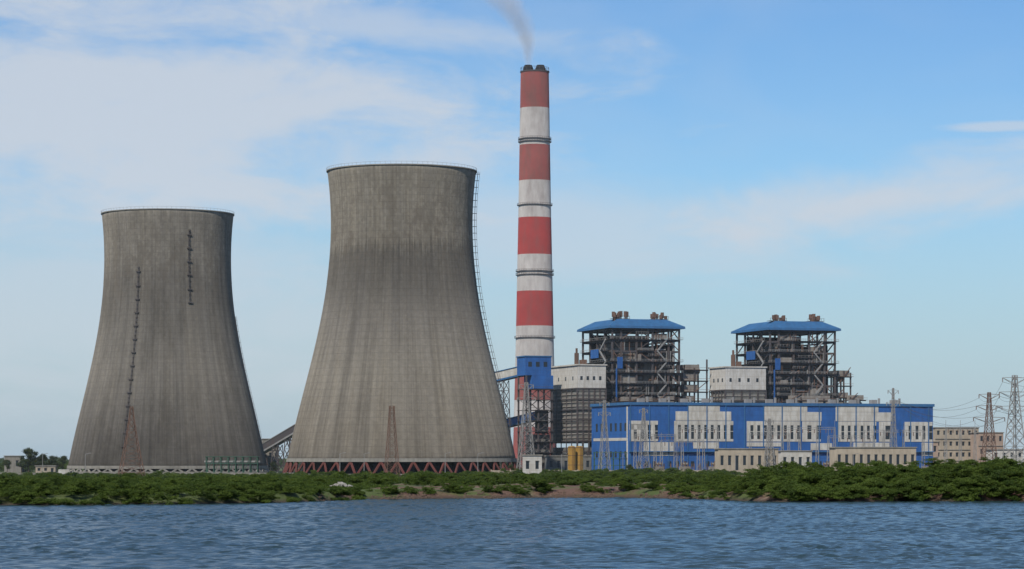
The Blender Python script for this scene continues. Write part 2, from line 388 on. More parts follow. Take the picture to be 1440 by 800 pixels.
# smoke plume : soft-edged inside a wider hull that follows its centre line
g=MB(); path=[(-4.6,0,zt_+5.5,3.0),(-4.6,0,zt_+11,4.8),(-5.2,0,zt_+20,7.5),(-8.0,0,zt_+30,11),(-14,0,zt_+41,15),(-23,0,zt_+51,19),(-37,0,zt_+61,24),(-56,0,zt_+71,28),(-82,0,zt_+83,33),(-112,0,zt_+94,38)]
nn=20
for j,(x,y,z,r) in enumerate(path):
    a=path[max(0,j-1)]; b_=path[min(len(path)-1,j+1)]
    tx,tz=b_[0]-a[0],b_[2]-a[2]; L=math.hypot(tx,tz); nxv,nzv=-tz/L,tx/L
    for i in range(nn):
        t=2*math.pi*i/nn; g.v.append((x+nxv*r*math.cos(t)*.85,r*math.sin(t),z+nzv*r*math.cos(t)*.85))
for j in range(len(path)-1):
    for i in range(nn): g.f.append((j*nn+i,j*nn+(i+1)%nn,(j+1)*nn+(i+1)%nn,(j+1)*nn+i))
g.f.append(tuple(range(nn))[::-1]); g.f.append(tuple(range((len(path)-1)*nn,len(path)*nn)))
m=bpy.data.materials.new('smoke_volume'); m.use_nodes=True; nt=m.node_tree; nt.nodes.clear()
out=N(nt,'ShaderNodeOutputMaterial'); pv=N(nt,'ShaderNodeVolumeScatter'); nt.links.new(pv.outputs[0],out.inputs['Volume'])
pv.inputs['Color'].default_value=(1.,.93,.88,1); pv.inputs['Anisotropy'].default_value=-.25
tc=N(nt,'ShaderNodeTexCoord').outputs['Object']
s=N(nt,'ShaderNodeSeparateXYZ'); nt.links.new(tc,s.inputs[0])
hh=math_(nt,'SUBTRACT',s.outputs[2],zt_+5)
def curve(pts_,lo,hi,h):
    fc=N(nt,'ShaderNodeFloatCurve'); cv=fc.mapping.curves[0]
    fc.mapping.use_clip=False
    while len(cv.points)<len(pts_): cv.points.new(.5,.5)
    for p,(a,b_) in zip(cv.points,pts_): p.location=(a/100,(b_-lo)/(hi-lo))
    fc.mapping.update(); nt.links.new(math_(nt,'DIVIDE',h,100.),fc.inputs['Value'])
    return math_(nt,'ADD',math_(nt,'MULTIPLY',fc.outputs[0],hi-lo),lo)
cxl=curve([(p[2]-zt_-5,p[0]) for p in path],-115,0,hh)
rl=curve([(p[2]-zt_-5,p[3]) for p in path],0,45,hh)
dxn=math_(nt,'DIVIDE',math_(nt,'SUBTRACT',s.outputs[0],cxl),rl); dyn=math_(nt,'DIVIDE',s.outputs[1],rl)
rad=math_(nt,'SQRT',math_(nt,'ADD',math_(nt,'MULTIPLY',dxn,dxn),math_(nt,'MULTIPLY',dyn,dyn)))
dn=noise(nt,mapping(nt,tc,(1,1,.7)),.10,4,.65,.8)
soft_=maprange(nt,math_(nt,'ADD',rad,math_(nt,'MULTIPLY',math_(nt,'SUBTRACT',dn,.5),1.3)),.95,.1,0,1,'SMOOTHSTEP')
fl_=maprange(nt,hh,0,60,.13,.016)
nt.links.new(math_(nt,'MULTIPLY',soft_,fl_),pv.inputs['Density'])
sm=g.make('smoke_plume',m,ch)
bm=bmesh.new(); bm.from_mesh(sm.data); bmesh.ops.recalc_face_normals(bm,faces=bm.faces)
if bm.calc_volume(signed=True)<0: bmesh.ops.reverse_faces(bm,faces=bm.faces)
bm.to_mesh(sm.data); bm.free()
# thin homogeneous coastal haze lying over the land
m=bpy.data.materials.new('haze_volume'); m.use_nodes=True; nt=m.node_tree; nt.nodes.clear()
out=N(nt,'ShaderNodeOutputMaterial'); vs_=N(nt,'ShaderNodeVolumeScatter'); nt.links.new(vs_.outputs[0],out.inputs['Volume'])
vs_.inputs['Color'].default_value=(.80,.92,1,1); vs_.inputs['Density'].default_value=.00006
g=MB(); g.box(-2500,2500,700,2450,-3,900); g.make('haze',m)
# ------------------------------------------------------------ turbine hall
HL=u_at(1312,0); HH=Z(566,PY0)-GZ
_k=(832-720)/F; HW=(PX0-_k*PY0)/(su+_k*cu)
hx,hy=site(0,0); hall=group('turbine_hall',hx,hy,GZ,YAW)
g=MB(); g.box(0,HL,0,HW,0,HH); g.make('walls',M['blue'],hall)
zz_=lambda py:Z(py,PY0+20)-GZ
gw=MB(); gg=MB(); gs=MB(); gb=MB()
def U(px): return u_at(px,0)
for p0,p1,q0,q1 in [(968,1012,567,578),(1075,1135,567,578),(1175,1235,567,578),(950,1028,578,591),(1075,1155,578,591),(1175,1255,578,591),(885,905,596,604)]:
    gw.box(U(p0),U(p1),-.25,-.003,zz_(q1)+.02,zz_(q0)-.05)
for p0,p1 in [(885.5,925),(948,1031),(1050,1125),(1128,1154),(1178,1232),(1236,1252),(1272,1311)]:
    a,b_=U(p0),U(p1); zt0,zb0=zz_(591.5),zz_(620)
    n=max(1,int((b_-a)/3.4)); wd=(b_-a)/n
    gw.box(a,b_,-.25,-.003,zt0-2.0,zt0); gw.box(a,b_,-.25,-.003,zb0,zb0+1.2)
    for i in range(n):
        x_=a+i*wd; 
        gw.box(x_,x_+wd*.55,-.25,-.003,zb0+1.2,zt0-2.0)
        gg.box(x_+wd*.55,x_+wd,-.05,-.004,zb0+1.2,zt0-2.0)
        gs.box(x_+wd*.55,x_+wd,-.14,-.051,(zb0+zt0)/2-.2,(zb0+zt0)/2+.1)
for p0,p1,q0,q1 in [(905,947,621,640),(1140,1170,622,632),(1296,1311,621,640),(1050,1100,621,627),(975,1010,621,630),(1200,1250,621,629)]:
    gw.box(U(p0),U(p1),-.25,-.003,zz_(q1),zz_(q0)-.1)
for i in range(int(HL/4.05)-1):
    x_=4+i*4.05
    if i%5!=3: gg.box(x_,x_+1.8,-.3,-.251,3.5,6.0)
for i in range(17): gb.box(i*HL/16.3+.2,i*HL/16.3+.6,-.6,-.26,0,HH-.3)
gb.box(-.6,HL+.6,-.7,-.3,HH-.9,HH+.5); gb.box(-.7,-.3,-.3,HW+.5,HH-.9,HH+.5)
gb.box(-.3,HL,-1.8,-.31,10.6,11.0)
for i in range(7):
    y_=4+i*7
    gg.box(-.1,-.004,y_,y_+2.6,21,25); gg.box(-.1,-.004,y_,y_+2.6,8,11)
gw.box(-.12,-.003,2,HW-3,16.2,17.6); gw.box(-.12,-.003,2,3.8,0,16.1); gw.box(-.12,-.003,2,3.8,17.7,HH-1.5)
gw.make('white_panels',M['white'],hall); gg.make('windows',M['glass'],hall); gs.make('transoms',M['white'],hall); gb.make('fascia_and_downpipes',M['blue2'],hall)
g=MB()
for i in range(13):
    x_=8+i*11.5; g.box(x_,x_+3.2,8,11,HH,HH+2.6); g.cyl((x_+6,12,HH),(x_+6,12,HH+3.5),.6)
g.make('roof_vents',M['galv'],hall)
# ------------------------------------------------------------ boiler houses
def boiler(pc,pr,v0,dep,ptop,seed):
    rd=random.Random(seed)
    u0=u_at(pc,v0); W=u_at(pr,v0)-u0; ox,oy=site(u0,v0)
    e=group('boiler_house',ox,oy,GZ,YAW); H=Z(ptop,oy)-GZ-5
    nyy=5; lv=[i*H/13 for i in range(14)]
    xs=[W*t for t in(0,.13,.36,.6,.84,1)]; ys=[dep*i/(nyy-1) for i in range(nyy)]
    fr=MB(); fl=MB(); hr=MB(); ru=MB(); cl=MB(); pi=MB()
    for i,x in enumerate(xs):
        for j,y in enumerate(ys):
            if 0<i<5 and 0<j<nyy-1: continue
            fr.box(x-.45,x+.45,y-.45,y+.45,0,H)
    for z in lv[1:]:
        for y in(0,dep): fr.box(-.4,W+.4,y-.25,y+.25,z-.9,z)
        for x in(0,W): fr.box(x-.25,x+.25,0,dep,z-.85,z-.05)
    for k in range(13):
        for i in range(5):
            r=rd.random()
            if r<.45:
                a,b_=(xs[i],xs[i+1]) if rd.random()<.5 else (xs[i+1],xs[i])
                (ru if rd.random()<.4 else fr).beam((a,-.1,lv[k]),(b_,-.1,lv[k+1]),.4)
        for j in range(nyy-1):
            if rd.random()<.5:
                a,b_=(ys[j],ys[j+1]) if rd.random()<.5 else (ys[j+1],ys[j])
                fr.beam((-.1,a,lv[k]),(-.1,b_,lv[k+1]),.45)
                fr.beam((W+.1,a,lv[k]),(W+.1,b_,lv[k+1]),.45)
        if k>0:
            z=lv[k]
            xa=-1.6 if rd.random()<.6 else W*rd.choice([0,.13,.36]); xb=W+1.6 if rd.random()<.5 else W*rd.choice([.6,.84,1])
            fl.box(xa,xb,-1.8,3.5,z+.02,z+.2)
            fl.box(-1.7,3.5,3.6,dep,z+.03,z+.2)
            hr.beam((xa,-1.7,z+1.3),(xb,-1.7,z+1.3),.14); hr.beam((xa,-1.7,z+.8),(xb,-1.7,z+.8),.1)
            hr.beam((-1.6,3.6,z+1.3),(-1.6,dep,z+1.3),.14)
            for t in range(24): hr.beam((xa+t*(xb-xa)/23,-1.7,z+.1),(xa+t*(xb-xa)/23,-1.7,z+1.3),.1)
            for t in range(18): hr.beam((-1.6,3.6+t*(dep-3.6)/17,z+.1),(-1.6,3.6+t*(dep-3.6)/17,z+1.3),.1)
            for t in range(6):
                x=rd.uniform(0,W); (ru if t%3 else pi).beam((x,-.2,z),(x,-.2,lv[k+1]),.3)
            if rd.random()<.8:
                x=rd.uniform(0,W*.7); zz=z+H/26; L=rd.uniform(4,10); fl.box(x,x+L,-1.2,2,zz,zz+.18); hr.beam((x,-1.15,zz+1.2),(x+L,-1.15,zz+1.2),.12)
                for t in range(6): hr.beam((x+t*L/5,-1.15,zz+.1),(x+t*L/5,-1.15,zz+1.2),.1)
            for q in range(2):
                if rd.random()<.45:
                    i=rd.randrange(4); cl.box(xs[i]+.6,xs[i+1]-.6,.6+q*.4,.8+q*.4,z+.5,z+rd.uniform(2.5,H/13-1.2))
            if rd.random()<.7:
                i=rd.randrange(5); x=xs[i]; cl.box(x+.8,x+rd.uniform(2,5),-1.2,.5,z+.25,z+rd.uniform(1.5,4))
    f=MB(); f.box(5.5,W*.50,5,dep-6,H*.18,H*.93); f.box(W*.56,W-3,6,dep-8,H*.12,H*.80)
    f.box(W*.51,W*.9,4.2,5.98,H*.58,H*.82)
    f.make('furnace_casing',M['grey'] if seed==2 else M['lgrey'],e)
    for k in range(26):
        z=H*.18+k*H*.75/26; ru.box(5.2,W*.5+.3,4.4,4.98,z,z+.5); fr.box(4.9,5.48,5,dep-6,z,z+.5)
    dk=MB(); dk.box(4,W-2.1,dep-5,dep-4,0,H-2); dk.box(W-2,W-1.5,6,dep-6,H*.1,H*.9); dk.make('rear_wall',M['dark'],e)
    for k in range(30):
        x=rd.uniform(2,W-2); z0=rd.uniform(.1,.8)*H; z1=min(H*.95,z0+rd.uniform(.06,.35)*H); y=rd.uniform(.5,4)
        r=rd.choice([.25,.4,.65]); (pi if rd.random()<.5 else ru).cyl((x,y,z0),(x,y,z1),r)
        if rd.random()<.5: pi.cyl((x,y,z1),(min(W-1,x+rd.uniform(3,8)),y,z1),r)
    for k in range(9):
        z=rd.choice(lv[1:-1])+rd.uniform(1,3); x=rd.uniform(1,W*.6); (pi if k%2 else ru).cyl((x,1.8,z),(x+rd.uniform(5,11),1.8,z),rd.choice([.4,.7]))
    for k in range(12):
        a=6 if k%2 else 1.5; b_=1.5 if k%2 else 6
        hr.beam((-2.6,a*2,lv[k]),(-2.6,b_*2,lv[k+1]),.5,.9)
        a=W*.66 if k%2 else W*.8; b_=W*.8 if k%2 else W*.66
        hr.beam((a,-1.2,lv[k]),(b_,-1.2,lv[k+1]),.5,.7)
    fr.make('steel_frame',M['steel'],e); fl.make('gallery_floors',M['steel'],e); hr.make('handrails_and_stairs',M['galv'],e)
    ru.make('rusty_members',M['rust'],e); cl.make('cladding_screens',M['lgrey'],e); pi.make('pipes_and_ducts',M['galv'],e,False)
    bl=MB(); bl.box(-2.2,-1.75,dep*.35,dep*.6,H*.80,H*.86); bl.box(2,5,-2.2,-1.9,H*.72,H*.8); bl.box(1.2,1.9,-2.3,-1.9,H*.2,H*.72)
    bl.make('blue_casings',M['blue'],e)
    r=MB(); o=2.6
    r.hexa([(-o,-o,H),(W+o,-o,H),(W+o,dep+o,H),(-o,dep+o,H)],[(-o+.2,-o+.2,H+1.2),(W+o-.2,-o+.2,H+1.2),(W+o-.2,dep+o-.2,H+1.2),(-o+.2,dep+o-.2,H+1.2)])
    r.hexa([(-o+.3,-o+.3,H+1.2),(W+o-.3,-o+.3,H+1.2),(W+o-.3,dep+o-.3,H+1.2),(-o+.3,dep+o-.3,H+1.2)],[(4,3,H+5),(W-6,3,H+5),(W-6,dep-8,H+5),(4,dep-8,H+5)])
    r.make('roof',M['blue2'],e)
    v=MB(); v2=MB()
    for cx0 in(6,W*.74):
        for k in range(9):
            x=cx0+rd.uniform(-3.5,4.5); y=rd.uniform(3,7); h=rd.uniform(2.0,5.0)
            v.cyl((x,y,H+3),(x,y,H+4+h),.4,None,8); v.cyl((x,y,H+4+h*.45),(x,y,H+4.3+h),.9,None,10)
        v2.box(cx0-4.5,cx0+5,3.1,8,H+5.05,H+5.25)
        for t in range(7): v2.beam((cx0-4.5+t*1.55,3.1,H+5.2),(cx0-4.5+t*1.55,3.1,H+6.6),.14)
        v2.beam((cx0-4.5,3.1,H+6.6),(cx0+5,3.1,H+6.6),.14)
    v.make('roof_silencers',M['rust'],e); v2.make('roof_platforms',M['steel'],e)
    return u0,W,H
b1=boiler(861,955,82,46,447,1)
b2=boiler(1083,1174,82,46,450,2)
def bunker(pc,pr,pl,v0,ptop):
    u0=u_at(pc,v0); W=u_at(pr,v0)-u0; ox,oy=site(u0,v0)
    k=(pl-720)/F; dep=(ox-k*oy)/(su+k*cu)
    e=group('coal_bunker_bay',ox,oy,GZ,YAW); H=Z(ptop,oy)-GZ; hb=H-11.5
    g=MB(); g.box(0,W,0,dep,hb,H); g.box(-.6,W+.6,-.6,dep+.6,H,H+.7); g.make('white_head_house',M['white'],e)
    g=MB(); g.box(.5,W-.5,.6,dep-.5,hb*.35,hb-.05); g.box(.5,W-.5,.6,dep-.5,2,hb*.3); g.make('walls',M['grey'],e)
    g=MB(); d=MB()
    for z in np.linspace(hb*.36,hb-1.5,14):
        z=float(z); g.box(.3,W-.3,.2,.59,z,z+.7); g.box(.1,.49,.6,dep-.5,z,z+.7)
    g.make('louvres',M['lgrey'],e)
    for x in np.linspace(0,W,6): d.box(float(x)-.4,float(x)+.4,-.15,.15,0,hb)
    for y in np.linspace(.7,dep,6): d.box(-.2,.09,float(y)-.4,float(y)+.4,0,hb)
    for z in np.linspace(6,hb,8): z=float(z); d.box(0,W,-.4,-.16,z-.6,z); d.box(-.5,-.21,0,dep,z-.6,z)
    for i in range(5): d.beam((W*i/5,-.3,2),(W*(i+1)/5,-.3,hb*.3),.4)
    d.make('frame',M['steel'],e)
    g=MB()
    for i in range(4): g.box(W*(.1+.22*i),W*(.1+.22*i)+1.3,-.05,-.004,hb+4,hb+6)
    for i in range(3): g.box(-.05,-.004,dep*(.15+.27*i),dep*(.15+.27*i)+1.6,hb+4,hb+6)
    g.make('windows',M['glass'],e)
    g=MB(); g.cyl((W*.35,dep*.4,H+.7),(W*.35,dep*.4,H+7),1.2,None,12); g.cyl((W*.35,dep*.4,H+7),(W*.35,dep*.4,H+9.5),.6,None,10); g.box(W*.3+3,W*.3+5.0,dep*.3,dep*.45,H+.7,H+3.5)
    g.make('dust_extractor',M['rust'],e)
bunker(812,852,775,69,513)
bunker(1020,1077,998,69,516)
def ducts(pl,pr,v0,dep,ptop,seed):
    rd=random.Random(seed); u0=u_at(pl,v0); W=u_at(pr,v0)-u0; ox,oy=site(u0,v0)
    e=group('flue_duct_structure',ox,oy,GZ,YAW); H=Z(ptop,oy)-GZ
    fr=MB(); du=MB(); ru=MB(); n=max(2,int(W/6))
    for i in range(n+1):
        for y in(0,dep/2,dep): fr.box(W*i/n-.35,W*i/n+.35,y-.35,y+.35,0,H-rd.uniform(0,5))
    for k in range(1,11):
        z=H*k/11+rd.uniform(-1,1); fr.box(-.5,W+.5,-.36-.3,-.36,z-.5,z); ru.box(-.6,W+1.2,-1.8,-.7,z,z+.15)
        ru.beam((-.5,-1.7,z+1.2),(W+1,-1.7,z+1.2),.14); fr.box(-.7,-.36,0,dep,z-.5,z)
        if rd.random()<.7: du.box(W*rd.uniform(0,.3),W*rd.uniform(.5,1),.5,dep*.6,z+.3,z+rd.uniform(2,4.2))
        if rd.random()<.6: i=rd.randrange(n); ru.beam((W*i/n,-.2,z),(W*(i+1)/n,-.2,z+H/11),.35)
    du.cyl((W*.3,dep*.3,H*.3),(W*.3,dep*.3,H*.92),1.5); du.cyl((W*.3,dep*.3,H*.9),(W*.9,dep*.3,H*.9),1.5)
    fr.make('frame',M['steel'],e); du.make('ducts',M['lgrey'],e); ru.make('walkways',M['rust'],e)
ducts(959,994,88,25,504,5); ducts(1177,1196,88,25,517,6); ducts(1196,1216,80,15,554,8)
ducts(925,952,70,9,553,9); ducts(1110,1175,72,8,555,10); ducts(866,925,72,8,551,12)
# ------------------------------------------------------------ coal transfer tower and conveyors
D=1470; e=group('coal_transfer_tower',X(757,D),D,GZ,YAW)
zq=lambda y:Z(y,D)-GZ
g=MB(); g.box(-7,7,0,14,zq(527),zq(501)); g.box(-3.5,8,-.5,13,zq(546),zq(527)-.05); g.make('cladding',M['blue'],e)
g=MB(); g.box(-7.4,7.4,-.4,14.4,zq(501),zq(501)+.6); g.make('roof',M['blue2'],e)
g=MB(); 
for i in range(3): g.box(-5.5+i*4.2,-3.5+i*4.2,-.06,-.004,zq(515),zq(508))
g.make('windows',M['glass'],e)
g=MB(); lv=[float(t) for t in np.linspace(0,zq(546),9)]
for x in(-6.5,0,7.5):
    for y in(0,13): g.box(x-.4,x+.4,y-.4,y+.4,0,zq(527)-.1)
for k in range(1,9):
    z=lv[k]; g.box(-7.3,8.3,-1.6,13.5,z-.35,z-.1)
    for s in(0,1):
        a,b_=((-6.5,0),(0,7.5))[s]
        g.beam((a,-.1,lv[k-1]),(b_,-.1,z),.35); g.beam((b_,.1,lv[k-1]),(a,.1,z),.35)
    g.beam((-7.3,-1.5,z+1.1),(8.3,-1.5,z+1.1),.15)
g.make('frame',M['steel'],e)
g=MB(); g.box(-3,7,2,11,0,zq(610)); g.box(1.5,6.5,3,10,zq(609),zq(575)); g.make('chute_casing',M['grey'],e)
def conveyor(name,p,q,w,h,matside,mattop,trest,leg=1.0):
    p=Vector(p); q=Vector(q); e=group(name,p.x,p.y,GZ); q=q-p; p0=Vector((0,0,p.z-GZ)); q0=Vector((q.x,q.y,q.z+p.z-GZ))
    g=MB(); g.beam(p0,q0,w,h); g.make('gallery_walls',matside,e)
    g=MB(); up=Vector((0,0,h/2+.2)); g.beam(p0+up,q0+up,w+.8,.35); g.beam(p0-up,q0-up,w+.5,.9); g.make('roof_and_floor',mattop,e)
    g=MB(); d=(q0-p0); d.z=0; d.normalize(); s=Vector((-d.y,d.x,0))
    for t in trest:
        c=p0.lerp(q0,t); top=c.z-h/2-.6
        if top<2: continue
        A=[c+s*w*.45+d*2,c-s*w*.45+d*2,c-s*w*.45-d*2,c+s*w*.45-d*2]
        B=[Vector((a.x+(a.x-c.x)*.5,a.y+(a.y-c.y)*.5,0)) for a in A]
        A=[Vector((a.x,a.y,top)) for a in A]; n=max(2,int(top/5))
        for i in range(4):
            j=(i+1)%4; g.beam(B[i],A[i],.45*leg)
            for k in range(n):
                g.beam(B[i].lerp(A[i],k/n),B[j].lerp(A[j],(k+1)/n),.25*leg); g.beam(B[j].lerp(A[j],k/n),B[i].lerp(A[i],(k+1)/n),.25*leg)
                g.beam(B[i].lerp(A[i],k/n),B[j].lerp(A[j],k/n),.25*leg)
    if g.v: g.make('trestles',M['steel'],e)
conveyor('coal_conveyor',(X(600,1540),1540,Z(552,1540)),(X(742,1480),1480,Z(519,1480)),4,4.2,M['white'],M['blue2'],(.1,.35,.58,.77))
conveyor('coal_conveyor',(X(690,1560),1560,Z(600,1560)),(X(760,1490),1490,Z(583,1490)),3.5,3.5,M['blue'],M['blue2'],(.3,.7))
conveyor('coal_conveyor',(X(345,1640),1640,Z(645,1640)),(X(460,1600),1600,Z(577,1600)),4,4,M['steel'],M['galv'],(.2,.4,.55,.7,.9))
def shed(name,p0,p1,D,ptop,dep,mat,yaw=0,storeys=1,roofm='conc',win=3.2):
    D*=2
    w_=X(p1,D)-X(p0,D); H=Z(ptop,D)-GZ; e=group(name,X(p0,D),D,GZ,yaw)
    g=MB(); g.box(0,w_,0,dep,0,H); g.make('walls',M[mat],e)
    g=MB(); g.box(-.4,w_+.4,-.5,dep+.4,H,H+.45)
    for s in range(1,storeys): g.box(-.1,w_+.1,-.5,-.004,H*s/storeys-.15,H*s/storeys+.15)
    g.make('roof_slab',M[roofm],e)
    g=MB(); n=max(1,int(w_/win)); fh=H/storeys
    sl=MB()
    for s in range(storeys):
        for i in range(n):
            x=(i+.5)*w_/n; a=s*fh+fh*.38; b_=s*fh+fh*.75
            if s==0 and i%4==2: a=.02
            g.box(x-win*.2,x+win*.2,-.05,-.004,a,b_); sl.box(x-win*.24,x+win*.24,-.55,-.06,b_+.03,b_+.15)
    g.make('windows',M['glass'],e); sl.make('sunshades',M[roofm],e)
    return e
shed('service_building',1010,1095,640,631,12,'beige',.06)
shed('service_building',1098,1142,655,634,10,'white',.06)
shed('service_building',1175,1290,650,629,14,'beige',.08)
shed('office_block',1290,1320,760,621,14,'pink',.1,2)
shed('office_block',1315,1378,800,601,18,'beige',.12,4)
shed('office_block',1376,1412,790,608,16,'pink',.12,3)
shed('office_block',1395,1440,700,632,14,'white',.05,2)
shed('pump_house',735,762,560,640,7,'white',0)
shed('pump_house',6,30,760,641,9,'conc',0,1)
shed('pump_house',50,78,700,655,6,'beige',0,1)
shed('substation_building',368,392,820,617,12,'conc',.1,3)
shed('workshop',770,832,690,641,12,'grey',.1,1)
shed('workshop',600,700,800,640,12,'beige',0,1)
for p in(804,815):
    D=1280; e=group('storage_tank',X(p,D),D+(p-804)*.4,GZ); H=Z(626,D)-GZ
    g=MB(); g.rev([(1.75,0),(1.75,H-.8),(1.5,H-.3),(.05,H)],28); g.make('shell',M['yellow'],e,False)
    g=MB()
    for z in(.02,H*.33,H*.66,H-.9): g.rev([(1.7,z),(1.85,z),(1.85,z+.2),(1.7,z+.2)],28,True)
    g.beam((.4,-1.95,0),(.4,-1.95,H),.1); g.beam((.9,-1.95,0),(.9,-1.95,H),.1)
    g.make('hoops_and_ladder',M['rust'],e)
D=1270; e=group('pipe_rack',X(290,D),D); g=MB(); w_=X(362,D)-X(290,D); H=Z(641,D)-GZ
for i in range(8):
    for y in(0,5): g.box(w_*i/7-.2,w_*i/7+.2,y-.2,y+.2,0,H)
for z in(H-.3,H*.6): g.box(-.4,w_+.4,-.5,5.5,z,z+.3)
for i in range(7): g.beam((w_*i/7,0,0),(w_*(i+1)/7,0,H),.22)
g.make('frame',M['green'],e)
g=MB()
for y in(1,2.3,3.8): g.cyl((-1,y,H*.6+.9),(w_+1,y,H*.6+.9),.5)
g.make('pipes',M['galv'],e)
D=1340; e=group('pipe_rack',X(836,D),D); g=MB()
for i in range(6):
    g.box(i*3-.2,i*3+.2,-.2,.2,0,10); g.box(i*3-.2,i*3+.2,4.8,5.2,0,10)
for z in(4,7,10): g.box(-.5,15.5,-.5,5.5,z,z+.3)
g.make('frame',M['green'],e)
# ------------------------------------------------------------ lattice pylons
def pylon(name,px,D,ptop,bw,mat='galv',arms=3,th=.26,tw=.16,yaw=.3,armw=1.):
    D*=2
    H=Z(ptop,D)-GZ; e=group(name,X(px,D),D,GZ,yaw); g=MB(); n=11
    def hw(t): return bw/2*( max(0,1-t)**1.25*(1-tw)+tw )
    P=lambda i,t:Vector((( -1,1,1,-1)[i]*hw(t),(-1,-1,1,1)[i]*hw(t),H*t))
    ts=[1-(1-i/n)**1.15 for i in range(n+1)]
    for i in range(4):
        j=(i+1)%4
        for k in range(n):
            g.beam(P(i,ts[k]),P(i,ts[k+1]),th); g.beam(P(i,ts[k]),P(j,ts[k+1]),th*.6); g.beam(P(j,ts[k]),P(i,ts[k+1]),th*.6)
            g.beam(P(i,ts[k+1]),P(j,ts[k+1]),th*.6)
    tips=[]
    for a in range(arms):
        t=.98-a*.14; z=H*t; L=H*(.13+.035*a)*armw
        for s in(-1,1):
            tip=Vector((s*L,0,z-.2))
            for y in(-1,1):
                g.beam((s*hw(t),y*hw(t),z),tip,th*.7); g.beam((s*hw(t-.05),y*hw(t-.05),H*(t-.06)),tip,th*.6)
            g.beam(tip,tip-Vector((0,0,1.6)),.3); tips.append(tip-Vector((0,0,1.6)))
    g.make('lattice',M[mat],e)
    M4=Matrix.Translation((X(px,D),D,GZ))@Matrix.Rotation(yaw,4,'Z')
    return [M4@t for t in tips]
pylon('lattice_mast',185,480,571,8.5,'rust',0,.2,.1)
pylon('lattice_mast',551,500,570,5,'rust',0,.18,.3)
pA=pylon('transmission_tower',740,600,537,7.5,'galv',2,.26,yaw=.2,armw=.6)
pylon('transmission_tower',850,655,562,5,'galv',2,.22,armw=.5)
pylon('transmission_tower',905,660,573,5,'galv',1,.2,armw=.5)
pylon('transmission_tower',1082,640,588,5,'galv',2,.2,armw=.6)
pylon('transmission_tower',1256,670,545,4,'galv',2,.2,armw=.5)
pB=pylon('transmission_tower',1391,640,551,7,'rust',3,.26,yaw=.2)
pC=pylon('transmission_tower',1427,540,527,8,'galv',3,.26,yaw=.5,armw=1.15)
pD=pylon('transmission_tower',1560,520,520,8,'galv',3,.28,yaw=.5)
g=MB()
def wire(a,b_,sag,r=.05):
    a=Vector(a); b_=Vector(b_); pr=None
    for i in range(15):
        t=i/14; p=a.lerp(b_,t)-Vector((0,0,sag*4*t*(1-t)))
        if pr is not None: g.cyl(pr,p,r,None,4)
        pr=p
for i in range(6):
    wire(pB[i],pC[i],4); wire(pC[i],pD[i],3); wire(pD[i],pD[i]+Vector((150,-40,5)),6)
    wire(pB[i],(X(1256,1342)+i,1340,Z(560+i*3,1340)),5)
g.make('power_lines',M['steel'])
def gantry(p0,p1,D,ptop,n):
    D*=2
    w_=X(p1,D)-X(p0,D); H=Z(ptop,D)-GZ; e=group('switchyard_gantry',X(p0,D),D,GZ,.1); g=MB(); ins=MB()
    for i in range(n+1):
        x=w_*i/n
        for dx in(-.5,.5):
            for y in(-.5,.5): g.beam((x+dx*1.6,y*1.6,0),(x+dx*.5,y*.5,H),.16)
        for k in range(8):
            za,zb=H*k/8,H*(k+1)/8; wa,wb=.8-.55*k/8,.8-.55*(k+1)/8; s=1 if k%2 else -1
            g.beam((x-s*wa,-wa,za),(x+s*wb,-wb,zb),.12)
        g.beam((x,0,H),(x,0,H+3.5),.14)
    for z in(H,H-1): g.beam((0,0,z),(w_,0,z),.18)
    m_=int(w_/1.5)
    for i in range(m_): g.beam((w_*i/m_,0,H-1 if i%2 else H),(w_*(i+1)/m_,0,H if i%2 else H-1),.1)
    for i in range(n*3):
        x=(i+.5)*w_/(n*3); ins.cyl((x,0,H-1),(x,0,H-2.8),.18,None,6)
        ins.cyl((x,3,0),(x,3,3),.2,None,6); ins.cyl((x,3,3),(x,3,5),.3,.15,6)
    g.make('lattice',M['galv'],e); ins.make('insulators',M['rust'],e)
for a in [(893,950,675,610,2),(930,990,668,618,2),(955,1010,680,600,2),(1055,1110,668,608,2),(1100,1175,676,600,3),(1165,1230,670,612,2),(1215,1300,678,604,3),(1330,1372,690,600,2)]: gantry(*a)
for p in(925,962,1003,1130,1160,1302):
    D=1340; e=group('power_transformer',X(p,D),D-6,GZ,.1)
    g=MB(); g.box(-2.5,2.5,-1.5,1.5,.4,3.6); 
    for i in range(9): g.box(-2.4+i*.55,-2.15+i*.55,-2.5,-1.51,.8,3.2)
    g.cyl((-1.5,.5,4.8),(1.8,.5,4.8),.55); g.make('tank_and_radiators',M['lgrey'],e)
    g=MB()
    for i in(-1.4,0,1.4): g.cyl((i,-.6,3.6),(i,-.6,6),.25,.12,8)
    g.make('bushings',M['rust'],e)
for i,(p,D) in enumerate([(478,520),(512,540),(626,520),(672,530),(790,560),(876,600),(1034,610),(1200,600),(120,560),(60,600)]):
    D*=2
    e=group('street_lamp',X(p,D),D,GZ); g=MB(); g.cyl((0,0,0),(0,0,9),.14,.09,8); g.beam((0,0,9),(1.6,0,9.4),.12); g.box(1.3,2.2,-.18,.18,9.3,9.5); g.make('pole_and_head',M['galv'],e)
e=group('boundary_wall',X(690,1180),1180,GZ,.03); g=MB(); L=X(1330,1180)-X(690,1180)
g.box(0,L,0,.3,0,2.4); 
for i in range(int(L/4)): g.box(i*4,i*4+.45,-.12,-.003,0,2.7)
g.make('wall',M['beige'],e)
e=group('boundary_wall',X(-60,1140),1140,GZ,0); g=MB(); L=X(420,1140)-X(-60,1140)
g.box(0,L,0,.25,0,1.6)
for i in range(int(L/4)): g.box(i*4,i*4+.4,-.12,-.003,0,1.85)
